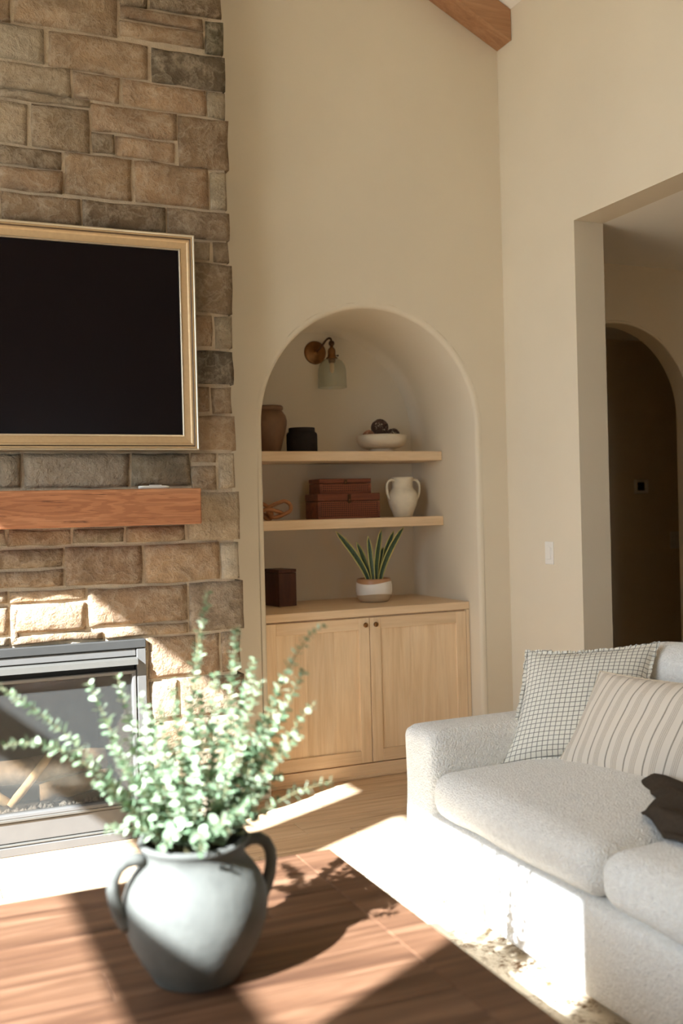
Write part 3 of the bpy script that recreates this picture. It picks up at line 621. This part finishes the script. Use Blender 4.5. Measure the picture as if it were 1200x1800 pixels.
# things on the worktop
wb = thing('walnut_box', 'upright dark walnut block box at the left of the worktop', 'box', (1.944, 5.338, CZ), .16)
rbox('body', 0, .112, 0, .17, 0, .185, 'walnut_upright', wb, bev=.002); rbox('lid', -.001, .113, -.001, .171, .187, .205, 'walnut_upright', wb, bev=.002)
pt = thing('plant_pot', 'round tan and white dipped ceramic pot on the worktop', 'pot', (2.511, 5.314, CZ))
MB().lathe([(0,0),(.070,0),(.080,.004),(.096,.025),(.1035,.06),(.103,.095),(.098,.122),(.096,.131),(.092,.133),(.089,.129),(.092,.10),(.09,.09)], 44).build('body', 'dipped_pot', pt, smooth=True)
MB().lathe([(0,.112),(.05,.110),(.0915,.106)], 32).build('soil', 'soil', pt, smooth=True)
sp_ = thing('snake_plant', 'snake plant with yellow-edged upright leaves growing in the dipped pot', 'plant', (2.511, 5.314, CZ+.108))
def blade(base, ctrl, tip, w, roll):
    pts = bez(base, ctrl, tip, 12); V = []; F = []; U = []
    for i, p_ in enumerate(pts):
        q = i/11; tg = (pts[min(i+1, 11)]-pts[max(i-1, 0)]).normalized(); sd_ = tg.cross(Vector((math.sin(roll), math.cos(roll), 0))).normalized(); nn = sd_.cross(tg)
        ww = w*1.15*(.55+.75*q-.3*q*q)*math.sqrt(max(0, 1-q**4)) if i < 11 else .0008
        for s_ in (-1, -.5, 0, .5, 1): V.append(p_+sd_*ww*s_+nn*(-.010*(s_*s_)*(1-q*.4)+.004)); U.append(((s_+1)/2, q))
    for i in range(11):
        for j in range(4): a = i*5+j; F.append((a, a+1, a+6, a+5))
    me = mesh(V, F); ul = me.uv_layers.new()
    for lp in me.loops: ul.data[lp.index].uv = U[lp.vertex_index]
    o_ = link('leaf', me, 'snake_leaf', sp_, smooth=True); sl = o_.modifiers.new('thick', 'SOLIDIFY'); sl.thickness = .003; return o_
for ba, ct, ti, w_, ro in (((-.03,0,0),(-.07,.0,.13),(-.222,.02,.300),.020,.1),((-.02,.01,0),(-.03,.02,.1),(-.095,.02,.235),.019,-.1),((-.008,-.01,0),(-.015,-.01,.1),(-.030,.0,.268),.017,.2),
    ((.012,.0,0),(.010,.0,.12),(.050,-.01,.305),.020,-.2),((.02,.015,0),(.03,.02,.1),(.075,.02,.20),.019,.4),((.03,-.012,0),(.05,-.02,.14),(.190,-.02,.315),.021,-.1),((.025,.02,0),(.07,.03,.12),(.150,.03,.292),.020,.3),((-.012,.02,0),(-.05,.03,.08),(-.058,.03,.19),.017,.0)):
    blade(ba, ct, ti, w_, ro)

# ------------------------------------------------------------------ hall details
def plate(name, label, cat, loc, w_, h_, axis):
    t_ = thing(name, label, cat, loc); t_.rotation_euler = (0, 0, -PI/2 if axis == 'x' else 0)
    rbox('plate', -w_/2, w_/2, -.006, 0, 0, h_, 'plastic_white', t_, bev=.002); rbox('rocker', -.017, .017, -.010, -.006, h_*.22, h_*.78, 'plastic_white', t_, bev=.002); return t_
sw1 = plate('light_switch', 'white dimmer switch on the bright wall beside the hall opening', 'switch', (XRW, 4.477, 1.116), .072, .118, 'x')
rbox('slider', .020, .026, -.009, -.006, .05, .085, 'plastic_white', sw1, bev=.001)
plate('light_switch', 'white switch plate in the dark corridor beyond the hall arch', 'switch', (5.395, 6.1, 1.07), .10, .13, 'y')
th = thing('thermostat', 'white square thermostat on the dark corridor wall', 'thermostat', (5.078, 6.1, 1.488))
rbox('case', -.059, .059, -.024, 0, 0, .107, 'plastic_white', th, bev=.004); MB().box(-.042, .020, -.0255, -.02, .025, .085).build('display', 'display_dark', th)

# ------------------------------------------------------------------ rug
rg = rbox('area_rug', -1.45, 1.45, -1.725, 1.725, 0, .009, 'rug', None, (.80, 2.125, .0005), .003)
tag(rg, 'cream rug with worn brown pattern under the coffee table and sofa', 'rug')

# ------------------------------------------------------------------ sofa
SX, SY0, SY1 = 1.77, 1.17, 3.535
so = thing('sofa', 'cream boucle sofa with rounded arms along the hall opening', 'sofa', (SX, (SY0+SY1)/2, 0.0135))
hy = (SY1-SY0)/2
soft('base', 1.2, 2*hy-.06, .286, 'boucle', so, (.605, 0, .148), .03, (0,0,0), 18, .004, 1)
AW = .225
soft('arm', 1.22, AW, .572, 'boucle', so, (.61, hy-AW/2, .306), .045, (.0,.006,.008), 22, .005, 2)
soft('arm', 1.22, AW, .572, 'boucle', so, (.61, -hy+AW/2, .306), .045, (.0,.006,.008), 22, .005, 3)
soft('back_frame', .22, 2*hy, .70, 'boucle', so, (1.135, 0, .375), .06, (.01,0,.01), 20, .005, 4)
cw = hy-AW+.004
for i, s_ in enumerate((1, -1)):
    soft('seat_cushion', 1.0, cw, .165, 'boucle', so, (.495, s_*cw/2, .372+(.004 if s_ < 0 else 0)), .07, (.012,.008,.042), 26, .006, 5+i)
    soft('back_cushion', .24, cw-.01, .44, 'boucle', so, (1.0, s_*cw/2, .640), .10, (.03,.006,.02), 20, .008, 8+i, (0, math.radians(6), 0))

# pillows: corners give size and lean
def pillow(name, label, BL, BR, TL, thick, mat, pinch, fringe, extra=1.0, seed=0):
    BL, BR, TL = Vector(BL), Vector(BR), Vector(TL); ax = BR-BL; ay = TL-BL; w_, h_ = ax.length, ay.length; ax.normalize(); sk = ay.dot(ax); ay = ay-ax*sk; h_ = ay.length; sk /= h_; ay.normalize(); az = ax.cross(ay)
    n = 28; mid = BL+ax*w_/2; o0 = thing(name, label, 'pillow', tuple(mid)); o0.matrix_world = Matrix(((ax.x,ay.x,az.x,mid.x),(ax.y,ay.y,az.y,mid.y),(ax.z,ay.z,az.z,mid.z),(0,0,0,1)))
    V, F, U = [], [], []
    for side in (1, -1):
        for j in range(n+1):
            for i in range(n+1):
                u, v = i/n*2-1, j/n*2-1
                x = u*w_/2*(1-pinch*(1-v*v)*abs(u)**2); y_ = v*h_/2*(1-pinch*(1-u*u)*abs(v)**2)
                tt = thick/2*((1-abs(u)**2.4)*(1-abs(v)**2.4))**.55
                tt += .006*noise.noise(Vector((u*2.2, v*2.2, seed+side)))*(1-abs(u)**4)*(1-abs(v)**4)
                wr = .007*math.sin(9*u+5*noise.noise(Vector((u*3, v*3, seed))))*max(0, abs(v)-.55)*(1-abs(u))
                V.append((x+sk*(y_+h_/2), y_+h_/2, side*(tt+wr if tt > .001 else tt))); U.append((i/n, j/n))
    q = (n+1)**2
    for s_ in (0, 1):
        for j in range(n):
            for i in range(n): a = s_*q+j*(n+1)+i; f_ = (a, a+1, a+n+2, a+n+1); F.append(f_ if s_ == 0 else f_[::-1])
    me = mesh(V, F); ul = me.uv_layers.new()
    for lp in me.loops: ul.data[lp.index].uv = U[lp.vertex_index]
    link('cover', me, mat, o0, smooth=True)
    if fringe:
        m = MB(); edge = []
        for i in range(n): edge.append(V[i])
        for j in range(n): edge.append(V[j*(n+1)+n])
        for i in range(n, 0, -1): edge.append(V[n*(n+1)+i])
        for j in range(n, 0, -1): edge.append(V[j*(n+1)])
        E2 = []
        for a, b in zip(edge, edge[1:]+edge[:1]):
            for kq in range(3): E2.append(Vector(a).lerp(Vector(b), kq/3))
        c_ = Vector((sk*h_/2, h_/2, 0)); N_ = len(E2); out = []
        for i, e_ in enumerate(E2):
            d_ = (e_-c_); d_ = Vector((d_.x/w_, d_.y/h_, 0)); dd = Vector((math.copysign(abs(d_.x)**3, d_.x), math.copysign(abs(d_.y)**3, d_.y), 0)).normalized()
            out.append(e_+dd*(.012+.006*random.random())+Vector((0, 0, random.uniform(-.006, .006))))
        vs_ = E2+out; fs_ = [(i, (i+1) % N_, N_+(i+1) % N_, N_+i) for i in range(N_)]
        me = mesh(vs_, fs_); ul = me.uv_layers.new()
        for lp in me.loops:
            vv = me.vertices[lp.vertex_index].co; ul.data[lp.index].uv = ((vv.x-sk*vv.y)/w_+.5, vv.y/h_)
        link('frayed_edge', me, mat, o0)
    else:
        m = MB(); ed = [Vector(V[i]) for i in range(n)]+[Vector(V[j*(n+1)+n]) for j in range(n)]+[Vector(V[n*(n+1)+i]) for i in range(n, 0, -1)]+[Vector(V[j*(n+1)]) for j in range(n, 0, -1)]
        link('piping', mesh(*(lambda q_: (q_.v, q_.f))(MB().tube(ed, .0028, 6, True))), 'pillow_edge', o0, smooth=True)
    return o0
pillow('check_pillow', 'white pillow with fine dark check and frayed edge in the sofa corner', (2.075, 3.30, .462), (2.455, 2.985, .505), (2.30, 3.46, .842), .14, 'check_cloth', .10, True, seed=2)
pillow('stripe_pillow', 'beige lumbar pillow with thin dark stripes propped before the checked pillow', (2.215, 3.165, .462), (2.345, 2.60, .47), (2.395, 3.125, .805), .13, 'stripe_cloth', .05, False, seed=5)

# dark throw: three soft folds pushed out from under the striped pillow
TH = [(2.32, 2.74), (2.265, 2.745), (2.225, 2.715), (2.20, 2.63), (2.165, 2.555), (2.105, 2.525), (2.036, 2.478), (2.01, 2.40), (1.985, 2.34), (1.955, 2.287)]
V, F = [], []; nu, nv_ = 40, 24
for i in range(nu+1):
    q = i/nu*(len(TH)-1); a_ = min(int(q), len(TH)-2); f_ = q-a_; bx, by = (TH[a_][0]*(1-f_)+TH[a_+1][0]*f_, TH[a_][1]*(1-f_)+TH[a_+1][1]*f_); u = i/nu
    for j in range(nv_+1):
        v = j/nv_; y_ = by-.50*v; x = bx-.06*v+.03*noise.noise(Vector((u*3, v*4, 3)))*v
        fold = abs(math.sin(PI*(u*3.1+.25*math.sin(3*v)+.15)))
        h_ = (.010+.040*fold**1.5)*min(1, v*6+.35)*min(1, min(u, 1-u)*9+.25)+.012*noise.noise(Vector((u*6, v*7, 1)))*min(1, v*4)
        V.append((x-2.2, y_-2.5, max(.001, h_)+.012*math.sin(PI*min(1, v*1.2))))
for i in range(nu):
    for j in range(nv_): a = i*(nv_+1)+j; F.append((a, a+1, a+nv_+2, a+nv_+1))
tb = link('throw_blanket', mesh(V, F), 'throw_cloth', None, (2.2, 2.5, .485), True); s_ = tb.modifiers.new('thick', 'SOLIDIFY'); s_.thickness = .008; s_.offset = 0
tag(tb, 'dark brown throw crumpled on the sofa seat below the striped pillow', 'blanket')

# ------------------------------------------------------------------ coffee table
TXa, TXb, TYa, TYb, TZ = -.24, 1.172, 1.25, 2.832, .42
ct = thing('coffee_table', 'large square brown plank coffee table in the sunlight', 'table', ((TXa+TXb)/2, (TYa+TYb)/2, .0095))
hx, hy2, zt = (TXb-TXa)/2, (TYb-TYa)/2, TZ-.0095
random.seed(21)
yy = -hy2; 
while yy < hy2-.02:
    wy = min(random.choice((.11, .13, .15)), hy2-yy)
    if hy2-(yy+wy) < .06: wy = hy2-yy
    cut = random.uniform(-.45, .45)
    for a, b in ((-hx+.11, cut), (cut, hx-.11)): rbox('plank', a+.0005, b-.0005, yy+.0006, yy+wy-.0006, zt-.05, zt, 'table_wood', ct, bev=.0015)
    yy += wy
for s_ in (-1, 1): rbox('breadboard_end', min(s_*hx, s_*(hx-.11))+.0005, max(s_*hx, s_*(hx-.11))-.0005, -hy2, hy2, zt-.05, zt, 'table_wood', ct, bev=.002)
for a in (-1, 1):
    for b in (-1, 1): rbox('leg', a*(hx-.09)-.045, a*(hx-.09)+.045, b*(hy2-.09)-.045, b*(hy2-.09)+.045, 0, zt-.05, 'walnut_upright', ct, bev=.004)
for b in (-1, 1): rbox('apron', -hx+.13, hx-.13, b*(hy2-.09)-.012, b*(hy2-.09)+.012, zt-.13, zt-.05, 'walnut', ct, bev=.002)
for a in (-1, 1): rbox('apron', a*(hx-.09)-.012, a*(hx-.09)+.012, -hy2+.13, hy2-.13, zt-.13, zt-.05, 'walnut', ct, bev=.002)

# ------------------------------------------------------------------ jar with eucalyptus
JX, JYY = .589, 2.199
jr = thing('clay_jar', 'grey clay two-handled jar of eucalyptus on the coffee table', 'jar', (JX, JYY, TZ), math.radians(4))
MB().lathe([(0,0),(.085,0),(.094,.003),(.097,.010),(.104,.022),(.121,.048),(.141,.085),(.1535,.122),(.158,.152),(.156,.182),(.146,.212),(.130,.236),(.116,.252),(.110,.264),(.110,.276),(.114,.286)], 56).build('body', 'jar_clay', jr, smooth=True)
MB().lathe([(.112,.284),(.118,.289),(.1215,.295),(.120,.301),(.113,.303),(.104,.298),(.100,.285),(.100,.262),(.12,.24),(.14,.18),(.12,.09),(.08,.02),(0,.015)], 56).build('rim', 'jar_clay', jr, smooth=True)
for s_ in (-1, 1):
    pts = [Vector((s_*x, 0, z_)) for x, z_ in ((.108,.268),(.130,.276),(.152,.274),(.170,.262),(.180,.242),(.182,.218),(.178,.192),(.170,.168),(.158,.148),(.150,.138))]
    MB().tube(pts, [.015,.0145,.014,.0135,.0135,.0135,.014,.0145,.016,.018], 12).build('handle', 'jar_clay', jr, smooth=True)
BR = [(0.209,2.345,1.062,0.396,2.263,0.931),(0.202,2.26,0.952,0.353,2.216,0.994),(0.391,2.32,1.062,0.454,2.281,0.896),(0.467,2.385,1.062,0.5,2.348,0.889),(0.478,2.195,1.043,0.517,2.199,0.906),(0.509,2.235,0.984,0.547,2.219,0.886),(0.575,2.316,1.049,0.59,2.287,0.879),(0.571,2.143,1.035,0.574,2.152,0.909),(0.687,2.377,1.239,0.613,2.354,0.981),(0.735,2.312,1.163,0.692,2.265,0.936),(0.64,2.178,1.08,0.633,2.181,0.908),(0.752,2.239,1.093,0.694,2.231,0.916),(0.719,2.111,1.062,0.667,2.144,0.924),(0.881,2.139,1.167,0.799,2.164,1.147),(0.884,2.268,1.052,0.794,2.242,0.929),(0.861,2.137,1.003,0.754,2.172,0.883),(0.812,2.212,0.982,0.725,2.206,0.879),(0.799,2.087,0.945,0.717,2.144,0.856),(0.88,2.095,0.829,0.757,2.148,0.812),(0.814,2.277,0.979,0.727,2.249,0.896),(0.376,2.228,0.863,0.476,2.195,0.802),(0.389,2.156,0.779,0.487,2.135,0.792),(0.421,2.23,0.933,0.482,2.214,0.845),(0.48,2.335,0.92,0.525,2.294,0.821),(0.468,2.144,0.918,0.515,2.145,0.833),(0.433,2.181,0.893,0.493,2.155,0.834),(0.504,2.129,0.955,0.537,2.136,0.845),(0.578,2.227,0.94,0.585,2.224,0.817),(0.625,2.25,0.969,0.613,2.233,0.824),(0.515,2.091,0.901,0.542,2.111,0.814),(0.638,2.092,0.914,0.614,2.124,0.825),(0.708,2.181,0.93,0.659,2.191,0.815),(0.685,2.311,0.952,0.653,2.281,0.807),(0.704,2.085,0.825,0.643,2.122,0.785),(0.65,2.042,0.807,0.596,2.088,0.789),(0.761,2.191,0.878,0.697,2.207,0.793),(0.804,2.215,0.832,0.714,2.222,0.775),(0.561,2.06,0.918,0.564,2.102,0.813),(0.485,2.268,0.971,0.514,2.244,0.847),(0.562,2.376,0.989,0.57,2.317,0.835),(0.662,2.365,1.015,0.636,2.311,0.855),(0.699,2.24,0.992,0.666,2.232,0.855),(0.50,2.095,0.745,0.53,2.12,0.81),(0.565,2.055,0.735,0.575,2.10,0.80),(0.635,2.075,0.755,0.615,2.11,0.81),(0.70,2.10,0.775,0.655,2.13,0.80)]
LABEL = {0: 'longest eucalyptus branch, arching far left across the fireplace glass', 1: 'eucalyptus branch whose tip points left, level with the fire logs', 2: 'eucalyptus branch with its tip before the upper fireplace glass', 8: 'tallest thin eucalyptus branch, rising before the stone', 9: 'upright eucalyptus branch before the chimney edge, next tallest', 13: 'eucalyptus branch curling over at its dark tip before the cabinet door', 15: 'eucalyptus branch leaning right before the middle of the left cabinet door', 18: 'low eucalyptus branch reaching right to the floor sunlight', 20: 'eucalyptus branch reaching left below the fire logs', 21: 'lowest eucalyptus branch, sticking out left over the jar handle', 3: 'eucalyptus branch with its tip at the right edge of the fireplace glass', 10: 'straight upright eucalyptus branch in the centre of the bunch', 11: 'eucalyptus branch leaning before the wall strip between chimney and niche', 14: 'thin pale eucalyptus branch just below the curled dark tip', 17: 'eucalyptus branch with its tip before the bottom of the left cabinet door', 16: 'eucalyptus branch with its tip at the left edge of the cabinet door'}
lv = [(0,0,0),(.22,.15,.02),(.40,.42,.05),(.36,.74,.04),(.16,.96,.0),(0,1.0,-.02),(-.16,.96,.0),(-.36,.74,.04),(-.40,.42,.05),(-.22,.15,.02),(0,.5,-.03)]
lme = mesh(lv, [(10,0,1),(10,1,2),(10,2,3),(10,3,4),(10,4,5),(10,5,6),(10,6,7),(10,7,8),(10,8,9),(10,9,0)], 'leaf'); lme.materials.append(M['leaf'])
for p_ in lme.polygons: p_.use_smooth = True
random.seed(5)
for bi_, b_ in enumerate(BR):
    tip, ctl = Vector(b_[:3]), Vector(b_[3:]); d_ = (ctl-Vector((JX, JYY, .70))); hd = Vector((d_.x, d_.y, 0)); hl = hd.length
    org = Vector((JX, JYY, .70))+(hd/hl*min(.075, hl*.45) if hl > 1e-6 else Vector((0,0,0)))
    low = Vector((JX, JYY, .52))+(org-Vector((JX, JYY, .70)))*.4
    e_ = thing('eucalyptus_branch', LABEL.get(bi_, 'leafy eucalyptus branch in the thick middle of the bunch in the jar'), 'branch', tuple(low), 0, 'eucalyptus branches in the clay jar')
    pts = [q-low for q in ([low, low.lerp(org, .5)]+bez(org, ctl, tip, 22))]
    MB().tube(pts, [.0022-.0014*i/len(pts) for i in range(len(pts))], 5).build('stem', 'stem_green', e_, smooth=True)
    cur = pts[2:]; acc = 0; tot = sum((cur[i+1]-cur[i]).length for i in range(21)); nxt = .035; ang = random.uniform(0, 6)
    sp0 = .0165 if bi_ in (0, 1, 2, 3, 13, 15, 18) else .0118
    for i in range(21):
        sl = (cur[i+1]-cur[i]).length
        while nxt <= acc+sl:
            p_ = cur[i].lerp(cur[i+1], (nxt-acc)/sl); tg = (cur[i+1]-cur[i]).normalized(); a0 = tg.orthogonal().normalized(); q = nxt/tot
            size = (.024+.0055*random.random())*(1-.45*q**3)
            for s_ in (0, 1):
                if random.random() < .06: continue
                R_ = Matrix.Rotation(ang+s_*PI+random.uniform(-.3, .3), 3, tg); od = (R_ @ a0); dr = (od*.9+tg*random.uniform(.25, .75)+Vector((random.uniform(-.2,.2), random.uniform(-.2,.2), random.uniform(-.25,.1)))).normalized()
                nm = (tg-dr*tg.dot(dr)+Vector((random.uniform(-.5,.5), random.uniform(-.5,.5), random.uniform(-.2,.5)))*.8); nm = (nm-dr*nm.dot(dr)).normalized(); xx = dr.cross(nm)
                o_ = bpy.data.objects.new('leaf', lme); COL.objects.link(o_); o_.parent = e_
                sz = size*random.uniform(.8, 1.15)
                o_.matrix_basis = Matrix(((xx.x*sz, dr.x*sz, nm.x*sz, p_.x), (xx.y*sz, dr.y*sz, nm.y*sz, p_.y), (xx.z*sz, dr.z*sz, nm.z*sz, p_.z), (0,0,0,1)))
            ang += 1.35; nxt += sp0*random.uniform(.85, 1.2)*(1-.35*q)
        acc += sl
